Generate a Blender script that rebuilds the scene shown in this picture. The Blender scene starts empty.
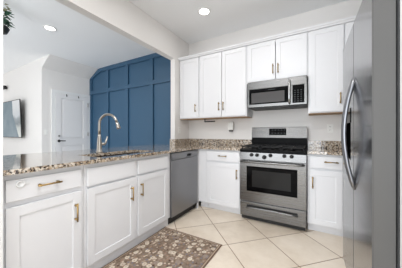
import bpy, bmesh, math, random
from mathutils import Vector, Matrix
random.seed(7)
S = bpy.context.scene
COL = S.collection
PI = math.pi

# ------------------------------------------------------------------ camera, world, lights, exposure
cam = bpy.data.cameras.new('camera')
camo = bpy.data.objects.new('camera', cam); COL.objects.link(camo)
cam.sensor_fit = 'HORIZONTAL'; cam.sensor_width = 36.0
cam.lens = 192.3 * 36.0 / 402.0
cam.shift_y = -0.8 / 402.0
cam.clip_start = 0.02
camo.location = (0, 0, 1.115)
camo.rotation_euler = (PI / 2, 0, math.radians(29.8))
S.camera = camo

W = bpy.data.worlds.new('world'); S.world = W; W.use_nodes = True
bg = W.node_tree.nodes['Background']
bg.inputs[0].default_value = (0.93, 0.97, 1.0, 1); bg.inputs[1].default_value = 1.0

def area(name, loc, rot, sx, sy, power, col=(1, 1, 1)):
    l = bpy.data.lights.new(name, 'AREA'); l.shape = 'RECTANGLE'; l.size = sx; l.size_y = sy
    l.energy = power; l.color = col
    o = bpy.data.objects.new(name, l); COL.objects.link(o); o.location = loc; o.rotation_euler = rot
    return o
# living room side window, plus rear and right fill lights added out of view
area('fill_rear', (-1.5, -2.95, 1.35), (PI / 2 + 0.3, 0, 0), 4.6, 2.3, 225, (0.89, 0.945, 1.0))  # main fill light, set in an added opening behind the camera
area('daylight_side', (-8.9, 0.2, 1.45), (PI / 2 + 0.8, 0, -PI / 2), 3.0, 2.2, 30, (0.99, 0.99, 1.0))
area('fill_rear_living', (-6.6, -2.95, 1.4), (PI / 2 + 0.8, 0, 0), 3.0, 2.0, 32, (0.99, 0.99, 1.0))  # added to light the television wall evenly and lift the living ceiling
area('fill_right', (2.95, -0.75, 1.45), (PI / 2 + 0.75, 0, PI / 2), 3.0, 2.2, 36, (0.88, 0.94, 1.0))  # added fill for the peninsula fronts and ceiling, no window known there

S.view_settings.view_transform = 'Standard'
S.view_settings.look = 'None'
S.view_settings.gamma = 1.0
S.view_settings.use_curve_mapping = False
S.view_settings.exposure = -0.38

# ------------------------------------------------------------------ helpers
def lin(c):
    return tuple(((v / 255) / 12.92 if v / 255 <= 0.04045 else ((v / 255 + 0.055) / 1.055) ** 2.4) for v in c) + (1,)

def mat(name, rgb=None, rough=0.5, metal=0.0, spec=0.5, emit=None, estr=0, coat=0.0):
    m = bpy.data.materials.new(name); m.use_nodes = True
    b = m.node_tree.nodes['Principled BSDF']
    if rgb: b.inputs['Base Color'].default_value = lin(rgb)
    b.inputs['Roughness'].default_value = rough
    b.inputs['Metallic'].default_value = metal
    b.inputs['Specular IOR Level'].default_value = spec
    b.inputs['Coat Weight'].default_value = coat
    b.inputs['Coat Roughness'].default_value = 0.03
    if emit:
        b.inputs['Emission Color'].default_value = lin(emit); b.inputs['Emission Strength'].default_value = estr
    m.diffuse_color = lin(rgb or (200, 200, 200))
    return m

class NT:
    def __init__(s, m): s.t = m.node_tree; s.b = s.t.nodes['Principled BSDF']
    def n(s, typ, **kw):
        x = s.t.nodes.new(typ)
        for k, v in kw.items():
            if k.startswith('i_'): x.inputs[k[2:]].default_value = v
            else: setattr(x, k, v)
        return x
    def l(s, a, b): s.t.links.new(a, b)
    def math(s, op, a, b=None):
        x = s.n('ShaderNodeMath', operation=op)
        for i, v in enumerate((a, b)):
            if v is None: continue
            if isinstance(v, (int, float)): x.inputs[i].default_value = v
            else: s.l(v, x.inputs[i])
        return x.outputs[0]
    def ramp(s, fac, stops, interp='LINEAR'):
        r = s.n('ShaderNodeValToRGB'); r.color_ramp.interpolation = interp
        e = r.color_ramp.elements
        while len(e) < len(stops): e.new(0.5)
        for el, (p, c) in zip(e, stops): el.position = p; el.color = lin(c) if max(c) > 1.001 else (*c, 1)
        s.l(fac, r.inputs[0]); return r.outputs[0]
    def mix(s, fac, a, b):
        x = s.n('ShaderNodeMix', data_type='RGBA')
        if isinstance(fac, (int, float)): x.inputs['Factor'].default_value = fac
        else: s.l(fac, x.inputs['Factor'])
        for k, v in (('A', a), ('B', b)):
            i = [q for q in x.inputs if q.name == k and q.type == 'RGBA'][0]
            if isinstance(v, tuple): i.default_value = lin(v)
            else: s.l(v, i)
        return [q for q in x.outputs if q.type == 'RGBA'][0]

def bumped(m, scale, strength, detail=2, dist=0.002):
    t = NT(m); tc = t.n('ShaderNodeTexCoord'); nz = t.n('ShaderNodeTexNoise'); nz.inputs['Scale'].default_value = scale
    nz.inputs['Detail'].default_value = detail
    t.l(tc.outputs['Object'], nz.inputs['Vector'])
    bp = t.n('ShaderNodeBump'); bp.inputs['Strength'].default_value = strength; bp.inputs['Distance'].default_value = dist
    t.l(nz.outputs[0], bp.inputs['Height']); t.l(bp.outputs[0], t.b.inputs['Normal'])
    return m

M = {}
M['cab'] = mat('white_cabinet_paint', (227, 227, 229), 0.38)
M['inner'] = mat('cabinet_interior', (205, 190, 165), 0.6)
M['wood'] = mat('cabinet_underside_wood', (176, 140, 100), 0.6)
M['wall'] = bumped(mat('greige_wall_paint', (231, 228, 225), 0.7, spec=0.3), 220, 0.15)
M['ceil'] = bumped(mat('ceiling_paint', (244, 245, 246), 0.8, spec=0.2), 160, 0.2)
M['pale'] = bumped(mat('pale_grey_floor', (222, 220, 217), 0.6), 30, 0.1)
M['trimw'] = mat('white_trim_paint', (235, 235, 234), 0.4)
M['door'] = mat('white_door_paint', (232, 231, 231), 0.4)
M['blue'] = mat('blue_accent_paint', (50, 86, 114), 0.5)
M['brass'] = mat('brushed_brass', (168, 140, 92), 0.32, 1.0)
M['nickel'] = mat('brushed_nickel', (190, 184, 176), 0.28, 1.0)
M['black'] = mat('black_enamel', (8, 8, 9), 0.4, spec=0.08)
M['iron'] = mat('cast_iron', (14, 14, 15), 0.5, spec=0.25)
M['glass'] = mat('black_oven_glass', (7, 7, 8), 0.1, spec=0.06)
M['glass2'] = mat('oven_window_glass', (38, 38, 38), 0.15, spec=0.12)
M['mwglass'] = mat('microwave_window', (82, 80, 80), 0.2, spec=0.15)
M['rubber'] = mat('black_plastic', (18, 18, 19), 0.5)
M['plate'] = mat('white_plastic', (238, 237, 233), 0.35)
M['latch'] = mat('latch_plastic', (222, 222, 222), 0.5)
M['slot'] = mat('dark_slot', (40, 38, 36), 0.6)
M['fside'] = mat('fridge_door_edge_paint', (84, 83, 82), 0.45)
M['fcase'] = mat('fridge_case_paint', (60, 60, 62), 0.5)
M['leaf'] = mat('plant_leaf', (54, 92, 70), 0.5)
M['leafp'] = mat('plant_dry_leaf', (150, 146, 112), 0.6)
M['pot'] = mat('dark_pot', (38, 38, 38), 0.5)
M['lamp'] = mat('lamp_lens', (255, 255, 255), 0.5, emit=(255, 250, 240), estr=6.0)
M['marks'] = mat('grey_key_marks', (62, 62, 64), 0.5)

def steel(name, rgb, rough, axis, stretch=60, var=0.10):
    m = mat(name, rgb, rough, 1.0); t = NT(m)
    tc = t.n('ShaderNodeTexCoord'); mp = t.n('ShaderNodeMapping')
    sc = [stretch * 6] * 3; sc[axis] = 1.5; mp.inputs['Scale'].default_value = sc
    nz = t.n('ShaderNodeTexNoise'); nz.inputs['Scale'].default_value = 1.0; nz.inputs['Detail'].default_value = 3
    t.l(tc.outputs['Object'], mp.inputs[0]); t.l(mp.outputs[0], nz.inputs['Vector'])
    r = t.math('ADD', t.math('MULTIPLY', nz.outputs[0], var), rough - var / 2)
    t.l(r, t.b.inputs['Roughness'])
    return m
M['steel'] = steel('stainless_steel_range', (118, 117, 116), 0.27, 0)
M['steeldw'] = steel('stainless_steel_dishwasher', (142, 142, 144), 0.36, 0)
M['steelf'] = steel('stainless_steel_fridge', (140, 140, 142), 0.2, 0)
M['steelb'] = mat('polished_steel_handle', (190, 190, 190), 0.25, 1.0)
M['steelh'] = mat('stainless_fridge_handle', (135, 136, 140), 0.33, 1.0)
M['sinksteel'] = steel('dark_brown_sink', (96, 82, 74), 0.4, 1)

def granite():
    m = mat('speckled_granite', (170, 150, 125), 0.05, spec=0.5, coat=0.7); t = NT(m)
    t.b.inputs['Coat IOR'].default_value = 1.5
    tc = t.n('ShaderNodeTexCoord')
    n1 = t.n('ShaderNodeTexNoise', i_Scale=26.0, i_Detail=4.0, i_Roughness=0.7)
    n2 = t.n('ShaderNodeTexVoronoi', i_Scale=85.0)
    n3 = t.n('ShaderNodeTexNoise', i_Scale=62.0, i_Detail=3.0, i_Roughness=0.6)
    for n in (n1, n2, n3): t.l(tc.outputs['Object'], n.inputs['Vector'])
    c1 = t.ramp(n1.outputs[0], [(0.33, (104, 84, 68)), (0.46, (172, 152, 128)), (0.56, (206, 194, 176)), (0.70, (150, 124, 98))])
    sep = t.n('ShaderNodeSeparateColor'); t.l(n2.outputs['Color'], sep.inputs[0])
    c2 = t.ramp(sep.outputs[0], [(0.0, (226, 220, 212)), (0.35, (182, 160, 132)), (0.6, (124, 100, 80)), (0.78, (56, 46, 42))], 'CONSTANT')
    c = t.mix(0.45, c1, c2)
    dk = t.ramp(n3.outputs[0], [(0.53, (0.0, 0.0, 0.0)), (0.59, (1.0, 1.0, 1.0))])
    c = t.mix(dk, c, (52, 42, 38))
    t.l(c, t.b.inputs['Base Color'])
    return m
M['granite'] = granite()

def tile_floor():
    m = mat('beige_diagonal_tile', (215, 200, 180), 0.32, spec=0.5); t = NT(m)
    tc = t.n('ShaderNodeTexCoord'); sp = t.n('ShaderNodeSeparateXYZ'); t.l(tc.outputs['Object'], sp.inputs[0])
    x, y = sp.outputs[0], sp.outputs[1]; T = 0.4525
    def cell(a, off):
        v = t.math('DIVIDE', t.math('SUBTRACT', t.math('MULTIPLY', a, 0.70711), off), T)
        fr = t.math('FRACT', v)
        d = t.math('MULTIPLY', t.math('MINIMUM', fr, t.math('SUBTRACT', 1.0, fr)), T)
        return d, t.math('FLOOR', v)
    p, ip = cell(t.math('ADD', x, y), 0.762); q, iq = cell(t.math('SUBTRACT', x, y), -1.335)
    g = t.math('LESS_THAN', t.math('MINIMUM', p, q), 0.0038)
    nz = t.n('ShaderNodeTexNoise', i_Scale=3.2, i_Detail=6.0, i_Roughness=0.65); t.l(tc.outputs['Object'], nz.inputs['Vector'])
    wn = t.n('ShaderNodeTexWhiteNoise', noise_dimensions='2D')
    cb = t.n('ShaderNodeCombineXYZ'); t.l(ip, cb.inputs[0]); t.l(iq, cb.inputs[1]); t.l(cb.outputs[0], wn.inputs['Vector'])
    f = t.math('ADD', t.math('MULTIPLY', nz.outputs[0], 0.8), t.math('MULTIPLY', wn.outputs['Value'], 0.2))
    c = t.ramp(f, [(0.3, (212, 196, 176)), (0.5, (229, 215, 197)), (0.7, (240, 228, 212))])
    c = t.mix(g, c, (150, 124, 100))
    t.l(c, t.b.inputs['Base Color'])
    r = t.math('ADD', t.math('MULTIPLY', g, 0.4), 0.3); t.l(r, t.b.inputs['Roughness'])
    bp = t.n('ShaderNodeBump', i_Strength=0.3, i_Distance=0.002); t.l(t.math('SUBTRACT', 1.0, g), bp.inputs['Height'])
    t.l(bp.outputs[0], t.b.inputs['Normal'])
    return m
M['tile'] = tile_floor()

def rug_mat(w, l):
    m = mat('floral_rug', (140, 120, 105), 0.95, spec=0.1); t = NT(m)
    tc = t.n('ShaderNodeTexCoord'); P = tc.outputs['Object']
    nz = t.n('ShaderNodeTexNoise', i_Scale=30.0, i_Detail=4.0); t.l(P, nz.inputs['Vector'])
    base = t.ramp(nz.outputs[0], [(0.35, (112, 95, 82)), (0.55, (140, 122, 107)), (0.7, (164, 147, 131))])
    # large flowers
    def flowers(scale, r0, r1, seed):
        mp = t.n('ShaderNodeMapping'); mp.inputs['Location'].default_value = (seed, seed * 1.7, 0); t.l(P, mp.inputs[0])
        v = t.n('ShaderNodeTexVoronoi', i_Scale=scale, i_Randomness=0.75, voronoi_dimensions='2D'); t.l(mp.outputs[0], v.inputs['Vector'])
        dn = t.n('ShaderNodeTexNoise', i_Scale=60.0, i_Detail=1.0); t.l(P, dn.inputs['Vector'])
        d = t.math('ADD', v.outputs['Distance'], t.math('MULTIPLY', t.math('SUBTRACT', dn.outputs[0], 0.5), 0.22))
        s = t.n('ShaderNodeSeparateColor'); t.l(v.outputs['Color'], s.inputs[0])
        return t.math('LESS_THAN', d, r1), t.math('LESS_THAN', d, r0), s.outputs[0]
    o1, i1, h1 = flowers(12.5, 0.07, 0.27, 0.3)
    c = t.mix(t.math('MULTIPLY', o1, 0.85), base, t.ramp(h1, [(0.0, (216, 204, 186)), (0.42, (126, 110, 98)), (0.62, (150, 136, 126)), (0.78, (202, 188, 170))], 'CONSTANT'))
    c = t.mix(t.math('MULTIPLY', i1, 0.6), c, (132, 96, 80))
    o2, i2, h2 = flowers(27.0, 0.1, 0.26, 2.1)
    c = t.mix(t.math('MULTIPLY', o2, t.math('SUBTRACT', 1.0, o1)), c, t.ramp(h2, [(0.0, (196, 178, 160)), (0.4, (92, 70, 60)), (0.6, (120, 116, 122)), (0.8, (152, 124, 106))], 'CONSTANT'))
    # border band
    sp = t.n('ShaderNodeSeparateXYZ'); t.l(P, sp.inputs[0])
    dx = t.math('SUBTRACT', w / 2, t.math('ABSOLUTE', sp.outputs[0])); dy = t.math('SUBTRACT', l / 2, t.math('ABSOLUTE', sp.outputs[1]))
    d = t.math('MINIMUM', dx, dy)
    ln = t.math('MULTIPLY', t.math('GREATER_THAN', d, 0.012), t.math('LESS_THAN', d, 0.024))
    c = t.mix(t.math('LESS_THAN', d, 0.03), c, (112, 90, 76)); c = t.mix(ln, c, (168, 150, 132))
    t.l(c, t.b.inputs['Base Color'])
    return m

# ---- bmesh shapes
def B(): return bmesh.new()
def box(bm, x0, x1, y0, y1, z0, z1, bev=0.0, seg=2, mi=0):
    b2 = bmesh.new()
    bmesh.ops.create_cube(b2, size=1)
    for v in b2.verts:
        v.co = Vector(((x0 + x1) / 2 + v.co.x * (x1 - x0), (y0 + y1) / 2 + v.co.y * (y1 - y0), (z0 + z1) / 2 + v.co.z * (z1 - z0)))
    if bev > 0:
        bmesh.ops.bevel(b2, geom=b2.edges[:], offset=bev, segments=seg, affect='EDGES', profile=0.5)
    return merge(bm, b2, mi)
def merge(bm, b2, mi=0):
    mp = {}
    for v in b2.verts: mp[v] = bm.verts.new(v.co)
    for f in b2.faces:
        nf = bm.faces.new([mp[v] for v in f.verts]); nf.smooth = f.smooth; nf.material_index = mi
    b2.free(); return bm
def frame_axes(d):
    d = Vector(d).normalized(); u = d.orthogonal().normalized(); return u, d.cross(u)
def tube(bm, pts, r, seg=10, caps=True):
    pts = [Vector(p) for p in pts]; n = len(pts)
    rs = r if isinstance(r, (list, tuple)) else [r] * n
    rings = []; u = None
    for i, p in enumerate(pts):
        d = (pts[min(i + 1, n - 1)] - pts[max(i - 1, 0)]).normalized()
        if u is None: u = d.orthogonal().normalized()
        u = (u - d * u.dot(d)).normalized(); w = d.cross(u)
        rings.append([bm.verts.new(p + (u * math.cos(2 * PI * k / seg) + w * math.sin(2 * PI * k / seg)) * rs[i]) for k in range(seg)])
    for a, b in zip(rings, rings[1:]):
        for k in range(seg):
            f = bm.faces.new((a[k], a[(k + 1) % seg], b[(k + 1) % seg], b[k])); f.smooth = True
    if caps:
        bm.faces.new(rings[0][::-1]); bm.faces.new(rings[-1])
    return bm
def cyl(bm, p, q, r, r2=None, seg=16): return tube(bm, [p, q], [r, r if r2 is None else r2], seg)
def lathe(bm, prof, seg=24, c=(0, 0, 0), axis='z'):
    rings = []
    for r, z in prof:
        ring = []
        for k in range(seg):
            a = 2 * PI * k / seg; x, y = r * math.cos(a), r * math.sin(a)
            v = (x, y, z) if axis == 'z' else ((x, z, y) if axis == 'y' else (z, x, y))
            ring.append(bm.verts.new(Vector(c) + Vector(v)))
        rings.append(ring)
    for a, b in zip(rings, rings[1:]):
        for k in range(seg):
            f = bm.faces.new((a[k], a[(k + 1) % seg], b[(k + 1) % seg], b[k])); f.smooth = True
    bm.faces.new(rings[0][::-1]); bm.faces.new(rings[-1])
    return bm
def prism(bm, poly, axis, a0, a1):
    """extrude a 2D polygon along an axis ('x': poly is (y,z); 'y': (x,z); 'z': (x,y))"""
    def P(p, t): return (t, p[0], p[1]) if axis == 'x' else ((p[0], t, p[1]) if axis == 'y' else (p[0], p[1], t))
    A = [bm.verts.new(P(p, a0)) for p in poly]; C = [bm.verts.new(P(p, a1)) for p in poly]
    bm.faces.new(A[::-1]); bm.faces.new(C)
    for i in range(len(poly)):
        j = (i + 1) % len(poly); bm.faces.new((A[i], A[j], C[j], C[i]))
    return bm
def slab(bm, xs, ys, inside, z0, z1, axes='xyz'):
    """solid made of grid cells; axes says which world axes (grid u, grid v, thickness)"""
    def P(u, v, w):
        r = {axes[0]: u, axes[1]: v, axes[2]: w}; return (r['x'], r['y'], r['z'])
    vs = {}
    def V(i, j, k):
        if (i, j, k) not in vs: vs[(i, j, k)] = bm.verts.new(P(xs[i], ys[j], (z0, z1)[k]))
        return vs[(i, j, k)]
    on = {(i, j) for i in range(len(xs) - 1) for j in range(len(ys) - 1) if inside((xs[i] + xs[i + 1]) / 2, (ys[j] + ys[j + 1]) / 2)}
    for i, j in on:
        bm.faces.new([V(i, j, 1), V(i + 1, j, 1), V(i + 1, j + 1, 1), V(i, j + 1, 1)])
        bm.faces.new([V(i, j + 1, 0), V(i + 1, j + 1, 0), V(i + 1, j, 0), V(i, j, 0)])
        for di, dj, a, b in ((-1, 0, (i, j + 1), (i, j)), (1, 0, (i + 1, j), (i + 1, j + 1)), (0, -1, (i, j), (i + 1, j)), (0, 1, (i + 1, j + 1), (i, j + 1))):
            if (i + di, j + dj) not in on:
                bm.faces.new([V(*a, 0), V(*b, 0), V(*b, 1), V(*a, 1)])
    return bm
def obj(name, bm, m, parent=None, loc=(0, 0, 0), rot=(0, 0, 0), label=None):
    bmesh.ops.recalc_face_normals(bm, faces=bm.faces[:])
    me = bpy.data.meshes.new(name); bm.to_mesh(me); bm.free()
    for x in (m if isinstance(m, (list, tuple)) else [m]): me.materials.append(x)
    o = bpy.data.objects.new(name, me); COL.objects.link(o); o.location = loc; o.rotation_euler = rot
    if parent is not None: o.parent = parent
    if label: o['label'] = label
    return o
def thing(name, label, cat, loc=(0, 0, 0), rz=0, group=None):
    o = bpy.data.objects.new(name, None); COL.objects.link(o); o.empty_display_size = 0.05
    o.location = loc; o.rotation_euler = (0, 0, rz); o['label'] = label; o['category'] = cat
    if group: o['group'] = group
    return o
def tag(o, label, cat, group=None):
    o['label'] = label; o['category'] = cat
    if group: o['group'] = group
    return o
def struct(name, bm, m, parent=None, **k):
    o = obj(name, bm, m, parent, **k)
    if parent is None: o['kind'] = 'structure'
    return o

# ------------------------------------------------------------------ the setting
CZ = 2.823; YW = 3.09; BX = -2.036; BX2 = -2.145
bm = B(); box(bm, BX2, 3.2, -3.2, YW + 0.12, -0.1, 0.0); struct('floor', bm, M['tile'])
bm = B(); box(bm, -9.2, BX2, -3.2, YW + 0.12, -0.1, 0.0); struct('floor_living', bm, M['pale'])  # unseen floor, made pale to bounce light onto the ceiling
bm = B(); box(bm, -9.2, 3.2, -3.2, YW + 0.12, CZ, CZ + 0.1); struct('ceiling', bm, M['ceil'])
bm = B(); box(bm, BX2, 1.2, YW, YW + 0.12, 0, CZ); struct('wall_back', bm, M['wall'])
bm = B(); box(bm, -5.28, BX2, YW, YW + 0.12, 0, CZ); struct('wall_back_living', bm, M['blue'])
bm = B(); box(bm, 1.06, 1.2, 1.09, YW, 0, CZ); struct('wall_right', bm, M['wall'])
bm = B(); box(bm, 0.3135, 3.2, 0.96, 1.080, 0, CZ); struct('wall_right_near', bm, M['trimw'])
bm = B(); box(bm, BX2, BX, 0.37, YW, 2.397, CZ); struct('wall_header', bm, M['wall'])
bm = B(); box(bm, BX2 + 0.018, BX, 2.65, YW, 0, 2.397); struct('wall_stub', bm, M['wall'])
bm = B(); box(bm, BX2 + 0.018, -2.09, 0.37, 2.65, 0, 0.882); struct('wall_knee', bm, M['wall'])
bm = B(); box(bm, -2.44, -1.430, 0.22, 0.366, 0, CZ); struct('wall_left_end', bm, M['trimw'])
# living room: door wall with the slope up to the ceiling, television wall, far window wall, unseen rear wall with added openings
bm = B(); prism(bm, [(-5.40, 0), (-5.28, 0), (-5.28, 2.595), (-4.90, CZ), (-5.40, CZ)], 'y', 1.98, YW); struct('wall_left_door', bm, M['wall'])
bm = B(); box(bm, -9.0, -5.40, 1.98, 2.10, 0, CZ); struct('wall_left_television', bm, M['wall'])
bm = B(); slab(bm, [-3.2, -1.4, 1.0, 1.98], [0, 0.3, 2.45, CZ], lambda u, v: not (-1.4 < u < 1.0 and 0.3 < v < 2.45), -9.12, -9.0, 'yzx'); struct('wall_left_far', bm, M['wall'])
bm = B(); slab(bm, [-9.0, -8.15, -5.05, -3.9, 0.9, 3.2], [0, 0.15, 2.5, CZ], lambda u, v: not ((-3.9 < u < 0.9 or -8.15 < u < -5.05) and 0.15 < v < 2.5), -3.2, -3.08, 'xzy'); struct('wall_rear', bm, M['wall'])  # both openings added for the rear fill lights
bm = B(); slab(bm, [-3.08, -2.25, 0.75, 0.96], [0, 0.3, 2.55, CZ], lambda u, v: not (-2.25 < u < 0.75 and 0.3 < v < 2.55), 3.08, 3.2, 'yzx'); struct('wall_right_far', bm, M['wall'])  # opening added for the right fill light

# accent wall battens
n = 1
def batten(x0, x1, z0, z1):
    global n
    bm = B(); box(bm, x0, x1, YW - 0.034, YW - 0.001, z0, z1, 0.002); struct('trim_%d' % n, bm, M['blue']); n += 1
for x in (-4.50, -3.77, -2.985, -2.28): batten(x - 0.045, x + 0.045, 0.15, 2.163); batten(x - 0.045, x + 0.045, 2.257, 2.72)
batten(-5.275, -5.19, 0.15, 2.163); batten(-5.275, -5.19, 2.257, 2.56)
batten(-5.275, BX2 - 0.003, 2.164, 2.256)
batten(-4.83, BX2 - 0.003, 2.722, CZ - 0.003)
batten(-5.275, BX2 - 0.003, 0.0, 0.148)
bm = B(); prism(bm, [(-5.27, 2.562), (-5.27, 2.592), (-4.89, 2.81), (-4.83, 2.81), (-4.83, 2.722)], 'y', YW - 0.034, YW - 0.001); struct('trim_%d' % n, bm, M['blue']); n += 1

# white crown along the top of the upper cabinets
bm = B()
prism(bm, [(2.783, 2.392), (2.756, 2.396), (2.752, 2.408), (2.738, 2.420), (2.736, 2.437), (2.783, 2.437)], 'x', -2.033, 1.05)
struct('trim_%d' % n, bm, M['cab']); n += 1

# living room door
dr = bpy.data.objects.new('door_1', None); COL.objects.link(dr); dr['kind'] = 'structure'; dr.location = (-5.279, 2.606, 0)
Y0, Y1 = 2.236 - 2.6, 2.985 - 2.6
def door_leaf():
    bm = B()
    w = Y1 - Y0; st = 0.115
    ys = [Y0, Y0 + st, Y1 - st, Y1]; zs = [0.01, 0.22, 0.82, 0.98, 1.97, 2.07]
    slab(bm, ys, zs, lambda u, v: not (ys[1] < u < ys[2] and (zs[1] < v < zs[2] or zs[3] < v < zs[4])), 0.002, 0.036, 'yzx')
    for a, b in ((zs[1], zs[2]), (zs[3], zs[4])):
        box(bm, 0.002, 0.014, ys[1], ys[2], a, b)
        box(bm, 0.014, 0.030, ys[1] + 0.035, ys[2] - 0.035, a + 0.035, b - 0.035, 0.006)
    return bm
obj('door_panel', door_leaf(), M['door'], dr)
bm = B()
slab(bm, [Y0 - 0.075, Y0 - 0.004, Y1 + 0.004, Y1 + 0.075], [0, 2.075, 2.146], lambda u, v: not (Y0 - 0.004 < u < Y1 + 0.004 and v < 2.075), 0.001, 0.024, 'yzx')
obj('door_casing', bm, M['trimw'], dr)
bm = B(); cyl(bm, (0.036, Y0 + 0.065, 0.93), (0.044, Y0 + 0.065, 0.93), 0.032); cyl(bm, (0.044, Y0 + 0.065, 0.93), (0.085, Y0 + 0.065, 0.93), 0.012)
tube(bm, [(0.085, Y0 + 0.055, 0.93), (0.09, Y0 + 0.10, 0.932), (0.086, Y0 + 0.185, 0.928)], [0.013, 0.012, 0.010]); obj('door_lever', bm, M['rubber'], dr, label='black door lever')
bm = B(); cyl(bm, (0.036, Y0 + 0.065, 1.05), (0.055, Y0 + 0.065, 1.05), 0.022); obj('door_lock', bm, M['nickel'], dr)
for z in (0.25, 1.09, 1.87):
    bm = B(); cyl(bm, (0.038, Y1 + 0.004, z - 0.05), (0.038, Y1 + 0.004, z + 0.05), 0.011, seg=10); obj('hinge', bm, M['nickel'], dr)

# ------------------------------------------------------------------ cabinet builders
DT = 0.02
def shaker(bm, x0, x1, z0, z1, st=0.058):
    b = 0.0018
    box(bm, x0, x0 + st, -DT, -0.001, z0, z1, b); box(bm, x1 - st, x1, -DT, -0.001, z0, z1, b)
    box(bm, x0 + st - 0.001, x1 - st + 0.001, -DT, -0.001, z0, z0 + st, b); box(bm, x0 + st - 0.001, x1 - st + 0.001, -DT, -0.001, z1 - st, z1, b)
    box(bm, x0 + st - 0.004, x1 - st + 0.004, -DT + 0.0065, -0.004, z0 + st - 0.004, z1 - st + 0.004)
    return bm
def pull_bm(x, z, vert, L=0.128):
    bm = B(); y = -DT - 0.030
    dx, dz = (0, L / 2) if vert else (L / 2, 0)
    tube(bm, [(x - dx, y, z - dz), (x + dx, y, z + dz)], 0.0056, 10)
    for s in (-0.76, 0.76):
        cyl(bm, (x + dx * s, y, z + dz * s), (x + dx * s, -DT - 0.001, z + dz * s), 0.0075, 0.0085, 10)
    return bm
def carcass(w, d, z0, z1, stiles, rails, toe=True):
    """hollow box with a face frame (front of the frame at local y=0)"""
    bm = B(); t = 0.016
    for x0, x1 in ((0, t), (w - t, w)): box(bm, x0, x1, 0.018, d, z0, z1)
    box(bm, t, w - t, 0.018, d, z0, z0 + t); box(bm, t, w - t, d - t, d, z0 + t, z1)
    if not toe: box(bm, t, w - t, 0.018, d - t, z1 - t, z1)
    for x0, x1 in stiles: box(bm, x0, x1, 0, 0.018, z0, z1)
    for za, zb in rails: box(bm, stiles[0][1], stiles[-1][0], 0.0005, 0.0185, za, zb)
    return bm
def base_cabinet(name, label, loc, rz, w, d, fronts, stiles, toe=0.066):
    t = thing(name, label, 'cabinet', loc, rz)
    obj('body', carcass(w, d, 0.098, 0.880, stiles, [(0.098, 0.125), (0.69, 0.735), (0.845, 0.880)]), M['cab'], t)
    bm = B(); box(bm, 0.002, w - 0.002, toe, toe + 0.014, 0, 0.0975); obj('toe_kick', bm, M['cab'], t)
    for f in fronts:
        kind, x0, x1, z0, z1, pull = f
        bm = B()
        if kind == 'door': shaker(bm, x0, x1, z0, z1)
        else: box(bm, x0, x1, -DT, -0.001, z0, z1, 0.003)
        o = obj(kind, bm, M['cab'], t)
        if pull: obj('handle', pull_bm(*pull), M['brass'], o, label='brass bar handle')
    return t
# ---- peninsula run (fronts face +X)
XF = -1.482
PR = PI / 2
p = base_cabinet('base_cabinet', 'white base cabinet with one drawer at the near left end of the peninsula', (XF, 0.372, 0), PR, 0.440, 0.59,
    [('drawer', 0.014, 0.418, 0.726, 0.850, (0.213, 0.795, False)), ('door', 0.014, 0.418, 0.108, 0.694, (0.375, 0.552, True))], [(0, 0.03), (0.405, 0.44)], 0.026)
o = 0.814
base_cabinet('sink_base_cabinet', 'white sink base cabinet with two doors under two blank panels, below the faucet', (XF, o, 0), PR, 1.014, 0.59,
    [('false_front', 0.020, 0.476, 0.712, 0.848, None), ('false_front', 0.511, 0.960, 0.712, 0.848, None),
     ('door', 0.020, 0.476, 0.108, 0.694, (0.424, 0.552, True)), ('door', 0.511, 0.960, 0.108, 0.694, (0.543, 0.560, True))], [(0, 0.03), (0.46, 0.526), (0.945, 1.014)], 0.026)
# ---- dishwasher
dw = thing('dishwasher', 'dark stainless dishwasher between the sink cabinet and the corner', 'dishwasher', (-1.462, 2.14, 0), PR)
hw = 0.307
bm = B(); box(bm, -hw + 0.004, hw - 0.004, 0.03, 0.56, 0.10, 0.872); obj('body', bm, M['fcase'], dw)
bm = B(); box(bm, -hw, hw, -0.008, 0.028, 0.095, 0.784, 0.004); obj('door', bm, M['steeldw'], dw)
bm = B(); slab(bm, [-hw, 0.02, 0.13, hw], [0.789, 0.803, 0.838, 0.868], lambda u, v: not (0.02 < u < 0.13 and 0.803 < v < 0.838), -0.008, 0.028, 'xzy'); c = obj('control_panel', bm, M['steeldw'], dw)
bm = B(); box(bm, 0.021, 0.129, 0.014, 0.0275, 0.804, 0.837); obj('pocket_handle', bm, M['rubber'], c)
bm = B(); tube(bm, [(-0.27, -0.032, 0.770), (0.27, -0.032, 0.770)], 0.009, 10)
for s in (-0.25, 0.25): cyl(bm, (s, -0.032, 0.770), (s, -0.009, 0.770), 0.007)
bm.free()
bm = B(); box(bm, -hw + 0.003, hw - 0.003, 0.05, 0.07, 0.0, 0.093); obj('kick_plate', bm, M['rubber'], dw, label='black kick plate')
# ---- corner filler
cf = thing('corner_filler', 'narrow white corner panel between the dishwasher and the left wall cabinet', 'cabinet panel', (-1.40, 2.493, 0))
bm = B(); box(bm, -0.066, 0.060, 0.0, 0.018, 0.098, 0.880, 0.001); obj('panel', bm, M['cab'], cf)
bm = B(); box(bm, -0.082, -0.068, -0.036, 0.0, 0.0, 0.880, 0.001); obj('end_panel', bm, M['cab'], cf)
bm = B(); box(bm, -0.062, 0.060, 0.066, 0.08, 0.0, 0.097); obj('toe_kick', bm, M['cab'], cf)
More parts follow.
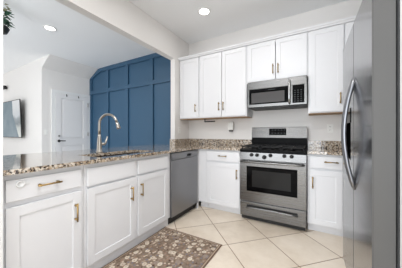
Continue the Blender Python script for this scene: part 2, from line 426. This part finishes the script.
# ---- back run
YF = 2.493
base_cabinet('base_cabinet', 'white base cabinet with one drawer between the corner and the left side of the range', (-1.338, YF, 0), 0, 0.526, 0.59,
    [('drawer', 0.016, 0.512, 0.724, 0.860, (0.27, 0.798, False)), ('door', 0.016, 0.512, 0.108, 0.700, (0.474, 0.565, True))], [(0, 0.03), (0.496, 0.526)])
base_cabinet('base_cabinet', 'white base cabinet with one drawer between the range and the fridge', (-0.036, YF, 0), 0, 0.345, 0.59,
    [('drawer', 0.022, 0.322, 0.730, 0.860, (0.222, 0.804, False)), ('door', 0.022, 0.322, 0.108, 0.706, (0.050, 0.572, True))], [(0, 0.03), (0.315, 0.345)])
base_cabinet('base_cabinet', 'white base cabinet in the right corner, hidden behind the fridge', (0.311, YF, 0), 0, 0.74, 0.59,
    [('drawer', 0.022, 0.718, 0.730, 0.860, (0.37, 0.804, False)), ('door', 0.022, 0.366, 0.108, 0.706, (0.33, 0.572, True)), ('door', 0.374, 0.718, 0.108, 0.706, (0.41, 0.572, True))], [(0, 0.03), (0.71, 0.74)])

# ---- countertops
ct = thing('countertop', 'long speckled granite countertop over the peninsula and left corner, holding the sink', 'countertop', (-1.9, 1.4, 0.884))
SX0, SX1, SY0, SY1 = -1.86, -1.535, 0.965, 1.640
def ctin(x, y):
    if SX0 < x < SX1 and SY0 < y < SY1: return False
    if x < BX + 0.003 and y > 2.635: return False
    if y > 2.447: return True
    return x < -1.435
xs = [-2.42, BX + 0.003, SX0, SX1, -1.435, -0.8085]; ys = [0.369, SY0, SY1, 2.447, 2.635, 3.087]
bm = B(); slab(bm, [x + 1.9 for x in xs], [y - 1.4 for y in ys], lambda u, v: ctin(u - 1.9, v + 1.4), 0.0, 0.030); obj('worktop', bm, M['granite'], ct)
bm = B()
box(bm, BX + 0.022 + 1.9, -0.8085 + 1.9, 3.068 - 1.4, 3.0875 - 1.4, 0.0305, 0.128, 0.001)
box(bm, BX + 0.002 + 1.9, BX + 0.0215 + 1.9, 2.627 - 1.4, 3.0875 - 1.4, 0.0305, 0.128, 0.001)
box(bm, BX2 + 0.014 + 1.9, BX + 0.0015 + 1.9, 2.627 - 1.4, 2.6475 - 1.4, 0.0305, 0.128, 0.001)
obj('backsplash', bm, M['granite'], ct)
c2 = thing('countertop', 'short speckled granite countertop to the right of the range', 'countertop', (0.4, 2.8, 0.884))
bm = B(); box(bm, -0.436, 0.655, -0.353, 0.287, 0, 0.03, 0.002); obj('worktop', bm, M['granite'], c2)
bm = B(); box(bm, -0.436, 0.655, 0.268, 0.2875, 0.0305, 0.128, 0.001); obj('backsplash', bm, M['granite'], c2)

# ---- sink
sk = thing('sink', 'dark undermount sink set into the granite peninsula', 'sink', ((SX0 + SX1) / 2, (SY0 + SY1) / 2, 0.70))
a, b = (SX1 - SX0) / 2 + 0.002, (SY1 - SY0) / 2 + 0.002
bm = B(); t = 0.004
for x0, x1, y0, y1 in ((-a - t, -a, -b, b), (a, a + t, -b, b), (-a - t, a + t, -b - t, -b), (-a - t, a + t, b, b + t)): box(bm, x0, x1, y0, y1, 0, 0.1825)
box(bm, -a, a, -b, b, 0, 0.004)
obj('bowl', bm, M['sinksteel'], sk)
bm = B(); lathe(bm, [(0.045, 0.0045), (0.045, 0.008), (0.03, 0.007), (0.01, 0.0075)], 20); obj('drain', bm, M['nickel'], sk)
# ---- faucet
fa = thing('faucet', 'brushed nickel gooseneck kitchen faucet with side lever, behind the sink', 'faucet', (-1.945, 1.232, 0.9145))
bm = B(); lathe(bm, [(0.031, 0), (0.031, 0.006), (0.026, 0.012), (0.024, 0.05), (0.021, 0.11), (0.016, 0.16), (0.0135, 0.19)], 20); obj('base', bm, M['nickel'], fa)
D = Vector((0.85, 0.36, 0)).normalized(); R = 0.098
pts = [Vector((0, 0, 0.18)), Vector((0, 0, 0.24)), Vector((0, 0, 0.30))]
for k in range(1, 13):
    q = PI * k / 12 * 0.93; pts.append(Vector((0, 0, 0.30)) + D * (R - R * math.cos(q)) + Vector((0, 0, R * math.sin(q))))
bm = B(); tube(bm, pts, 0.0125, 14); obj('gooseneck', bm, M['nickel'], fa)
e = pts[-1]; d = (pts[-1] - pts[-2]).normalized()
bm = B(); tube(bm, [e, e + d * 0.03, e + d * 0.075, e + d * 0.078], [0.0135, 0.016, 0.0215, 0.018], 16); obj('spray_head', bm, M['nickel'], fa)
bm = B(); H = Vector((0.35, 0.92, 0)).normalized()
tube(bm, [Vector((0, 0, 0.085)) + H * 0.018, Vector((0, 0, 0.085)) + H * 0.052], 0.015, 14)
tube(bm, [Vector((0, 0, 0.085)) + H * 0.05, Vector((0, 0, 0.10)) + H * 0.064, Vector((0, 0, 0.165)) + H * 0.078], [0.012, 0.009, 0.007], 12); obj('lever', bm, M['nickel'], fa)

# ---- upper cabinets
YU = 2.788; UT = 2.392
def upper(label, x0, x1, z0, doors, wood=True):
    t = thing('upper_cabinet', label, 'cabinet', (x0, YU, z0), 0)
    w = x1 - x0; h = UT + 0.043 - z0
    st = [(0, 0.028), (w - 0.028, w)]
    bmx = carcass(w, YW - YU - 0.003, 0, h, st, [(0, 0.03), (h - 0.07, h)], toe=False)
    obj('body', bmx, M['cab'], t)
    if wood:
        bm = B(); box(bm, 0.003, w - 0.003, 0.003, YW - YU - 0.006, -0.006, -0.0005); obj('bottom_panel', bm, M['wood'], t, label='bare wood underside')
    for a0, a1, px, pz in doors:
        bm = B(); shaker(bm, a0 - x0, a1 - x0, 0.012, UT - 0.003 - z0)
        d = obj('door', bm, M['cab'], t)
        obj('handle', pull_bm(px - x0, pz - z0, True), M['brass'], d, label='brass bar handle')
    return t
upper('narrow white single-door upper cabinet beside the wall opening, leftmost of the uppers', -2.032, -1.624, 1.366, [(-2.008, -1.634, -1.690, 1.537)])
upper('white upper cabinet with two tall doors between the single-door cabinet and the microwave', -1.622, -0.818, 1.366, [(-1.606, -1.218, -1.258, 1.537), (-1.210, -0.830, -1.182, 1.537)])
upper('short white two-door cabinet directly above the microwave', -0.816, -0.034, 1.838, [(-0.804, -0.424, -0.452, 1.990), (-0.416, -0.046, -0.386, 1.990)], False)
upper('tall white upper cabinet to the right of the microwave, beside the fridge', -0.032, 0.338, 1.366, [(-0.014, 0.330, 0.297, 1.528)])
upper('white upper cabinet in the right corner, mostly hidden behind the fridge', 0.340, 1.045, 1.366, [(0.348, 0.690, 0.655, 1.528), (0.698, 1.034, 0.735, 1.528)])

# ---- range
rg = thing('range', 'freestanding stainless gas range with black cooktop between the base cabinets', 'stove', (-0.4235, 2.43, 0))
X = 0.378
bm = B(); box(bm, -X, X, 0.02, 0.625, 0.06, 0.880); obj('body', bm, M['steel'], rg)
bm = B()
for sx in (-0.33, 0.33):
    for sy in (0.09, 0.56):
        b2 = B(); cyl(b2, (sx, sy, 0), (sx, sy, 0.0595), 0.018); obj('foot', b2, M['rubber'], rg)
box(bm, -X + 0.01, X - 0.01, 0.035, 0.05, 0.012, 0.0595); obj('toe_plate', bm, M['rubber'], rg)
dwr = None
bm = B(); box(bm, -X, X, -0.005, 0.0195, 0.062, 0.244, 0.005); dwr = obj('drawer', bm, M['steel'], rg)
bm = B()
pts = [(-0.285, -0.006, 0.172), (-0.282, -0.032, 0.178)] + [(-0.27 + 0.54 * k / 10, -0.040, 0.184 + 0.004 * math.sin(PI * k / 10)) for k in range(11)] + [(0.282, -0.032, 0.178), (0.285, -0.006, 0.172)]
tube(bm, pts, 0.011, 10); obj('handle', bm, M['steel'], dwr)
bm = B(); box(bm, -0.29, 0.29, -0.0075, -0.0052, 0.186, 0.207); obj('handle_recess', bm, M['rubber'], dwr)
bm = B(); slab(bm, [-X, -0.292, 0.290, X], [0.258, 0.384, 0.700, 0.776], lambda u, v: not (-0.292 < u < 0.29 and 0.384 < v < 0.70), -0.012, 0.0195, 'xzy'); od = obj('oven_door', bm, M['steel'], rg)
bm = B(); slab(bm, [-0.291, -0.225, 0.222, 0.289], [0.385, 0.44, 0.650, 0.699], lambda u, v: not (-0.225 < u < 0.222 and 0.44 < v < 0.65), -0.010, 0.018, 'xzy'); win = obj('window', bm, M['glass'], od, label='black glass oven window')
bm = B(); box(bm, -0.2245, 0.2215, -0.004, 0.016, 0.4405, 0.6495)
obj('inner_pane', bm, M['glass2'], win)
bm = B()
pts = [(-0.355, -0.012, 0.758), (-0.352, -0.045, 0.758)] + [(-0.335 + 0.67 * k / 12, -0.055 - 0.008 * math.sin(PI * k / 12), 0.758) for k in range(13)] + [(0.352, -0.045, 0.758), (0.355, -0.012, 0.758)]
tube(bm, pts, 0.0135, 12); obj('handle', bm, M['steel'], od)
bm = B(); prism(bm, [(-0.012, 0.784), (0.0195, 0.784), (0.0195, 0.8795), (0.004, 0.8795), (-0.008, 0.872)], 'x', -X, X); cp = obj('control_panel', bm, M['steel'], rg)
for x, z, big in ((-0.228, 0.843, 0), (-0.159, 0.843, 0), (-0.072, 0.822, 1), (-0.001, 0.847, 0), (0.153, 0.848, 0), (0.230, 0.847, 0)):
    bm = B(); r = 0.026 if big else 0.022
    lathe(bm, [(r * 0.98, 0), (r, -0.006), (r * 0.85, -0.024), (r * 0.8, -0.028), (0.002, -0.029)], 18, (x, -0.0115, z), 'y')
    box(bm, x - 0.004, x + 0.004, -0.046, -0.036, z - r * 0.75, z + r * 0.75, 0.001)
    obj('knob', bm, M['rubber'], rg, label='black control knob')
bm = B(); box(bm, -X - 0.0005, X + 0.0005, -0.026, 0.556, 0.8805, 0.908, 0.004); ck = obj('cooktop', bm, M['black'], rg, label='black enamel cooktop')
for cx, cy, r in ((-0.22, 0.13, 0.05), (-0.22, 0.41, 0.042), (0.22, 0.13, 0.042), (0.22, 0.41, 0.05), (0, 0.27, 0.045)):
    bm = B(); lathe(bm, [(r, 0.9085), (r, 0.918), (r * 0.8, 0.922), (r * 0.75, 0.93), (0.002, 0.931)], 18, (cx, cy, 0)); obj('burner', bm, M['iron'], rg)
for gx in (-0.242, 0.0, 0.242):
    bm = B(); hwg = 0.117; zz = 0.938
    def bar(x0, y0, x1, y1): box(bm, min(x0, x1) - 0.006, max(x0, x1) + 0.006, min(y0, y1) - 0.006, max(y0, y1) + 0.006, zz, zz + 0.014, 0.002)
    y0, y1 = 0.005, 0.535
    bar(gx - hwg + 0.006, y0, gx - hwg + 0.006, y1); bar(gx + hwg - 0.006, y0, gx + hwg - 0.006, y1)
    for y in (y0, 0.13, 0.27, 0.41, y1): bar(gx - hwg + 0.006, y, gx + hwg - 0.006, y)
    bar(gx, y0, gx, y1)
    for sx in (-hwg + 0.006, hwg - 0.006):
        for sy in (y0, 0.27, y1): box(bm, gx + sx - 0.005, gx + sx + 0.005, sy - 0.005, sy + 0.005, 0.9085, zz)
    obj('grate', bm, M['iron'], rg, label='cast iron grate')
bm = B(); box(bm, -X, X, 0.560, 0.615, 0.881, 1.049, 0.002); obj('backguard_base', bm, M['black'], rg, label='black lower backguard')
bm = B(); prism(bm, [(0.548, 1.0495), (0.615, 1.0495), (0.615, 1.205), (0.585, 1.205), (0.572, 1.198)], 'x', -X, X); bg_ = obj('backguard', bm, M['steel'], rg)
def tilted(x0, x1, z0, z1, out):
    bmx = B(); f = lambda z: 0.548 + (z - 1.0495) / (1.198 - 1.0495) * 0.024
    prism(bmx, [(f(z0) - out, z0), (f(z1) - out, z1), (f(z1) - 0.0004, z1), (f(z0) - 0.0004, z0)], 'x', x0, x1); return bmx
obj('clock_display', tilted(-0.120, 0.115, 1.088, 1.184, 0.004), M['glass'], bg_, label='black clock display')
for k in range(5):
    x = -0.085 + k * 0.042
    for z in (1.112, 1.158): obj('display_mark', tilted(x, x + 0.022, z, z + 0.007, 0.0046), M['marks'], bg_)

# ---- microwave
mw = thing('microwave', 'stainless over-the-range microwave mounted under the short cabinet', 'microwave', (-0.412, 2.70, 1.478))
X = 0.366; HT = 0.353
bm = B(); box(bm, -X, X, 0.022, 0.385, 0.004, HT); obj('body', bm, M['fcase'], mw)
bm = B(); box(bm, -X + 0.006, X - 0.006, 0.03, 0.38, -0.012, 0.0035); 
for k in range(2): box(bm, -0.25 + k * 0.3, -0.05 + k * 0.3, 0.12, 0.3, -0.016, -0.012)
obj('underside', bm, M['rubber'], mw, label='black underside vent')
bm = B(); box(bm, -X, X, -0.002, 0.0215, 0.252, HT, 0.003); obj('vent_panel', bm, M['steel'], mw)
bm = B(); slab(bm, [-X, -0.350, 0.158, 0.188], [0.0, 0.036, 0.248, 0.2515], lambda u, v: not (-0.35 < u < 0.158 and 0.036 < v < 0.248), 0.0, 0.0215, 'xzy'); md = obj('door', bm, M['steel'], mw)
bm = B(); slab(bm, [-0.3495, -0.318, 0.112, 0.1575], [0.0365, 0.054, 0.196, 0.2475], lambda u, v: not (-0.318 < u < 0.112 and 0.054 < v < 0.196), -0.001, 0.0205, 'xzy'); mg = obj('window', bm, M['glass'], md, label='black glass door window')
bm = B(); box(bm, -0.3175, 0.1115, 0.001, 0.0195, 0.0545, 0.1955); obj('mesh_screen', bm, M['mwglass'], mg)
bm = B()
for k in range(7): box(bm, -0.09 + k * 0.013, -0.081 + k * 0.013, -0.0016, -0.001, 0.221, 0.227)
obj('brand_mark', bm, M['marks'], mg)
bm = B(); tube(bm, [(0.172, -0.001, 0.018), (0.172, -0.034, 0.03), (0.172, -0.040, 0.09), (0.172, -0.042, 0.17), (0.172, -0.040, 0.24), (0.172, -0.034, 0.312), (0.172, -0.003, 0.322)], 0.0125, 12); obj('handle', bm, M['steelb'], md)
bm = B(); slab(bm, [0.1885, 0.205, 0.340, X], [0.0, 0.02, 0.248, 0.2515], lambda u, v: not (0.205 < u < 0.340 and 0.02 < v < 0.248), 0.0, 0.0215, 'xzy'); kf = obj('control_frame', bm, M['steel'], mw)
bm = B(); box(bm, 0.2055, 0.3395, -0.001, 0.0205, 0.0205, 0.2475); kp = obj('keypad', bm, M['glass'], kf, label='black keypad')
for i in range(3):
    for j in range(6):
        bm = B(); box(bm, 0.225 + i * 0.036, 0.241 + i * 0.036, -0.0018, -0.001, 0.04 + j * 0.027, 0.047 + j * 0.027); obj('key_mark', bm, M['marks'], kp)

# ---- fridge (doors face -X)
FD = 0.228; FC = 1.522; FW = 0.436
fr = thing('fridge', 'tall stainless side-by-side fridge with bowed handles at the right edge of the photo', 'fridge', (FD, FC, 0), -PI / 2)
TH = 0.0745
bm = B(); box(bm, -FW + 0.002, FW - 0.002, TH + 0.0065, 0.74, 0.02, 1.775); obj('body', bm, M['fcase'], fr)
bm = B(); box(bm, -FW + 0.01, FW - 0.01, TH, TH + 0.006, 0.11, 1.78); obj('gasket', bm, M['rubber'], fr)
# freezer door (far) with dispenser opening
sp = 0.018
dx0, dx1, dz0, dz1 = -0.30, -0.075, 0.935, 1.285
def fdoor(x0, x1, hole):
    bm = B(); z0, z1 = 0.10, 1.80
    if hole: slab(bm, [x0, dx0, dx1, x1], [z0, dz0, dz1, z1], lambda u, v: not (dx0 < u < dx1 and dz0 < v < dz1), 0.0, TH, 'xzy')
    else: slab(bm, [x0, x1], [z0, z1], lambda u, v: True, 0.0, TH, 'xzy')
    bmesh.ops.recalc_face_normals(bm, faces=bm.faces[:])
    ed = [e for e in bm.edges if len(e.link_faces) == 2 and e.calc_face_angle(0) > 1 and all(abs(v.co.y) < 1e-5 for v in e.verts) and
          (all(abs(v.co.x - x0) < 1e-5 for v in e.verts) or all(abs(v.co.x - x1) < 1e-5 for v in e.verts) or all(abs(v.co.z - z1) < 1e-5 for v in e.verts))]
    bmesh.ops.bevel(bm, geom=ed, offset=0.004, segments=2, affect='EDGES')
    for f in bm.faces:
        if abs(f.normal.x) > 0.9: f.material_index = 1
    return bm
def bow(x):
    bm = B(); pts = []
    for k in range(15):
        s = k / 14; pts.append((x, 0.004 - 0.054 * math.sin(PI * s) ** 0.85, 0.775 + 0.675 * s))
    return tube(bm, pts, 0.0105, 12)
f1 = obj('freezer_door', fdoor(-FW, sp - 0.003, True), [M['steelf'], M['fside']], fr)
bm = B()
for x0, x1, y0, y1, z0, z1 in ((dx0, dx1, 0.060, 0.070, dz0, dz1), (dx0, dx0 + .006, 0, 0.06, dz0, dz1), (dx1 - .006, dx1, 0, 0.06, dz0, dz1), (dx0 + .006, dx1 - .006, 0, 0.06, dz0, dz0 + .006), (dx0 + .006, dx1 - .006, -0.004, 0.06, dz1 - .10, dz1)):
    box(bm, x0 + .0005, x1 - .0005, y0, y1, z0 + .0005, z1 - .0005)
dsp = obj('dispenser', bm, M['glass'], f1, label='black water and ice dispenser')
bm = B(); box(bm, -0.20, -0.175, 0.025, 0.045, 1.06, 1.18, 0.003); obj('paddle', bm, M['fcase'], dsp)
obj('handle', bow(sp - 0.03), M['steelh'], f1)
f2 = obj('refrigerator_door', fdoor(sp + 0.003, FW, False), [M['steelf'], M['fside']], fr)
obj('handle', bow(sp + 0.03), M['steelh'], f2)
bm = B(); box(bm, -FW + 0.01, FW - 0.01, 0.045, TH - 0.001, 0.012, 0.094); obj('base_grille', bm, M['rubber'], fr)
for x in (-FW + 0.05, FW - 0.05):
    bm = B(); box(bm, x - 0.035, x + 0.035, 0.02, 0.10, 1.8005, 1.815, 0.003); obj('hinge_cover', bm, M['fcase'], fr)

# ---- rug
RW, RL = 0.735, 2.45
bm = B(); box(bm, -RW / 2, RW / 2, -RL / 2, RL / 2, 0, 0.007, 0.003)
rgm = rug_mat(RW, RL)
tag(obj('rug', bm, rgm, loc=(-1.1325, 1.765 - RL / 2, 0.0005)), 'brown floral runner rug on the tile beside the peninsula', 'rug')

# ---- child latch on the drawer
lt = thing('drawer_latch', 'round white child-safety latch stuck to the near left drawer', 'latch', (-1.461, 0.447, 0.820), PR)
bm = B(); lathe(bm, [(0.022, 0), (0.022, -0.003), (0.020, -0.006), (0.014, -0.0065), (0.0135, -0.0045), (0.002, -0.0045)], 24, (0, 0, 0), 'y'); obj('disc', bm, M['latch'], lt)
bm = B(); box(bm, 0.019, 0.040, -0.003, -0.0002, -0.009, 0.009, 0.001); obj('tab', bm, M['latch'], lt)

# ---- outlets, plug-in unit, switch
def outlet(label, loc, rz, n_=2, name='outlet'):
    t = thing(name, label, 'outlet' if name == 'outlet' else 'switch', loc, rz)
    bm = B(); box(bm, -0.036, 0.036, -0.006, -0.0008, -0.058, 0.058, 0.002); obj('cover_plate', bm, M['plate'], t)
    for z in ((-0.022, 0.022) if name == 'outlet' else (0,)):
        bm = B()
        if name == 'outlet':
            box(bm, -0.017, 0.017, -0.0085, -0.0062, z - 0.015, z + 0.015, 0.001); s = obj('socket', bm, M['plate'], t)
            bm = B()
            for x in (-0.006, 0.006): box(bm, x - 0.0015, x + 0.0015, -0.0092, -0.0086, z - 0.004, z + 0.007)
            obj('slot', bm, M['slot'], s)
        else:
            box(bm, -0.017, 0.017, -0.010, -0.0062, z - 0.034, z + 0.034, 0.002); obj('rocker', bm, M['plate'], t)
    return t
outlet('white double outlet on the wall between the range and the fridge', (0.220, YW, 1.178), 0)
outlet('white outlet on the end wall beside the corner of the counter', (BX, 2.78, 1.172), PR)
outlet('white outlet on the wall behind the plug-in unit, left of the range', (-1.165, YW, 1.205), 0)
outlet('white light switch on the wall left of the white door', (-5.28, 2.065, 1.14), PR, name='light_switch')
pu = thing('plug_in_unit', 'white box-shaped plug-in unit on the wall left of the range', 'air freshener', (-1.165, YW - 0.0105, 1.165))
bm = B(); box(bm, -0.046, 0.046, -0.066, -0.001, 0.0, 0.14, 0.014, 3); obj('housing', bm, M['plate'], pu)
bm = B(); box(bm, -0.030, 0.030, -0.055, -0.012, -0.022, -0.0005, 0.004); obj('nozzle', bm, M['fcase'], pu, label='dark grey base')
# ---- paper towel holder
ph = thing('paper_towel_holder', 'empty black paper towel holder mounted under the two-door upper cabinet', 'towel holder', (-1.5, 2.90, 1.3595))
bm = B(); box(bm, -0.095, -0.055, -0.02, 0.02, -0.005, -0.0005, 0.001); box(bm, -0.088, -0.078, -0.008, 0.008, -0.050, -0.005); obj('bracket', bm, M['rubber'], ph)
bm = B(); tube(bm, [(-0.088, 0, -0.047), (0.10, 0, -0.047)], 0.0105, 10); cyl(bm, (0.10, 0, -0.047), (0.106, 0, -0.047), 0.013); obj('rod', bm, M['rubber'], ph)

# ---- television
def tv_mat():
    m = mat('television_screen_reflection', (15, 16, 18), 0.45, spec=0.15); t = NT(m)  # window reflection painted into the screen as a weak glow
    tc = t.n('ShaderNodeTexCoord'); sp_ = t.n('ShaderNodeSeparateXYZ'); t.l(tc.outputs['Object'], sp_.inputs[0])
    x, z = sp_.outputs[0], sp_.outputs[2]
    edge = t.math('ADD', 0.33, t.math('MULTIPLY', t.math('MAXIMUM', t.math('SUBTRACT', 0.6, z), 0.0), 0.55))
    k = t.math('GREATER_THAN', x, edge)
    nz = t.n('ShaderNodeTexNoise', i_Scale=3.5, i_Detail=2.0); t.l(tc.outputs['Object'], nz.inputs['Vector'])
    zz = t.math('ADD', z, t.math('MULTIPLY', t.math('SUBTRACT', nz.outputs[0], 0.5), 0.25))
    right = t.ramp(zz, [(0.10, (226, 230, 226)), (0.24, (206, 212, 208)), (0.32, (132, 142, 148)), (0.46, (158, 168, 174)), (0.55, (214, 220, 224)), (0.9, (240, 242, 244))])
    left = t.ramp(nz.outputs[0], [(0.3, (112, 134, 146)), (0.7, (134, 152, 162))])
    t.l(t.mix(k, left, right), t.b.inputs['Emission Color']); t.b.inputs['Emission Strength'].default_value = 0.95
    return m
tv = thing('television', 'wall-mounted flat television on the far left living room wall', 'television', (-6.90, 1.97, 1.005))
tv.rotation_euler = (0.04, 0, 0)
bm = B(); box(bm, -0.80, 0.80, -0.085, -0.066, 0.0, 0.945, 0.006); obj('case', bm, M['rubber'], tv)
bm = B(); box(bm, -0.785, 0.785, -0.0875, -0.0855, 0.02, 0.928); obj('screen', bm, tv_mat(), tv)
bm = B(); box(bm, -0.25, 0.25, -0.0655, 0.0095, 0.25, 0.68); obj('mount', bm, M['iron'], tv)
# ---- wall speaker
ws = thing('wall_speaker', 'small black speaker high on the far left wall above the television', 'speaker', (-7.42, 1.979, 2.38))
bm = B(); box(bm, -0.10, 0.10, -0.085, -0.03, -0.04, 0.05, 0.006); obj('cabinet', bm, M['rubber'], ws)
bm = B(); box(bm, -0.03, 0.03, -0.0295, -0.0005, -0.03, 0.03); obj('bracket', bm, M['rubber'], ws)

# ---- over-door hooks
for y in (2.467, 2.745):
    t = thing('over_door_hook', 'small dark hook over the top of the white door, ' + ('left one of two' if y < 2.6 else 'right one of two'), 'hook', (-5.243, y + 0.006, 2.0), 0, 'hooks over the white door')
    bm = B(); box(bm, 0.001, 0.005, -0.008, 0.008, 0.02, 0.078); tube(bm, [(0.005, 0, 0.03), (0.03, 0, 0.022), (0.036, 0, 0.04)], 0.004, 8)
    bmx = obj('hook', bm, M['iron'], t)

# ---- hanging plant
hp = thing('hanging_plant', 'trailing plant in a dark hanging bowl at the top left, below the living room ceiling', 'plant', (-3.46, 0.855, 2.40))
bm = B(); lathe(bm, [(0.03, 0.0), (0.07, 0.01), (0.095, 0.07), (0.098, 0.085), (0.09, 0.085), (0.085, 0.07)], 20); obj('bowl', bm, M['pot'], hp)
bm = B()
for k in range(3):
    a = 2 * PI * k / 3; tube(bm, [(0.093 * math.cos(a), 0.093 * math.sin(a), 0.083), (0, 0, 0.36)], 0.0015, 6)
tube(bm, [(0, 0, 0.36), (0, 0, CZ - 2.40 - 0.001)], 0.002, 6); obj('wire', bm, M['iron'], hp)
def leaves(cnt, spread, z0, z1, size, out):
    bm = B()
    for _ in range(cnt):
        a = random.uniform(0, 2 * PI); r = spread * math.sqrt(random.random()); z = random.uniform(z0, z1)
        c = Vector((r * math.cos(a), r * math.sin(a), z)); d = Vector((math.cos(a), math.sin(a), random.uniform(-0.8, 0.6))).normalized()
        u = d.cross(Vector((0, 0, 1))).normalized(); nrm = u.cross(d); L = size * random.uniform(0.7, 1.3); w = L * 0.32
        v = [bm.verts.new(c + p) for p in (Vector(), d * L * .45 + u * w, d * L - nrm * L * .2, d * L * .45 - u * w, d * L * .5 + nrm * L * .07)]
        for i, j in ((0, 1), (1, 2), (2, 3), (3, 0)): bm.faces.new((v[i], v[j], v[4]))
    return bm
obj('foliage', leaves(60, 0.09, 0.11, 0.27, 0.075, 1), M['leaf'], hp)
obj('dry_foliage', leaves(30, 0.07, 0.28, 0.38, 0.06, 1), M['leafp'], hp, label='pale dry leaves on top')

# ---- recessed downlights
def downlight(x, y, label, power):
    t = thing('recessed_light', label, 'ceiling light', (x, y, CZ), 0, 'recessed ceiling lights')
    bm = B(); lathe(bm, [(0.092, -0.0005), (0.092, -0.006), (0.086, -0.010), (0.070, -0.008), (0.070, -0.0005)], 28); obj('trim_ring', bm, M['trimw'], t)
    bm = B(); lathe(bm, [(0.069, -0.001), (0.069, -0.0065), (0.05, -0.0075), (0.002, -0.008)], 28); obj('lens', bm, M['lamp'], t)
    l = bpy.data.lights.new('downlight_glow', 'AREA'); l.shape = 'DISK'; l.size = 0.13; l.energy = power; l.color = (1, 0.99, 0.985)
    o = bpy.data.objects.new('downlight_glow', l); COL.objects.link(o); o.location = (0, 0, -0.012); o.parent = t
downlight(-1.300, 2.36, 'bright round recessed light in the kitchen ceiling above the dishwasher', 2.5)
downlight(-3.680, 1.49, 'bright round recessed light in the living room ceiling left of the header', 14)
downlight(-0.50, 1.35, 'round recessed light in the kitchen ceiling in front of the range, added out of frame', 8)  # this and the next three are unseen, added to brighten the rooms
downlight(-0.95, 0.75, 'round recessed light in the kitchen ceiling above the near peninsula, added out of frame', 9)
downlight(-0.45, 0.45, 'round recessed light in the kitchen ceiling above the camera, added out of frame', 26)
downlight(-3.680, -0.6, 'round recessed light in the near living room ceiling, added out of frame', 8)
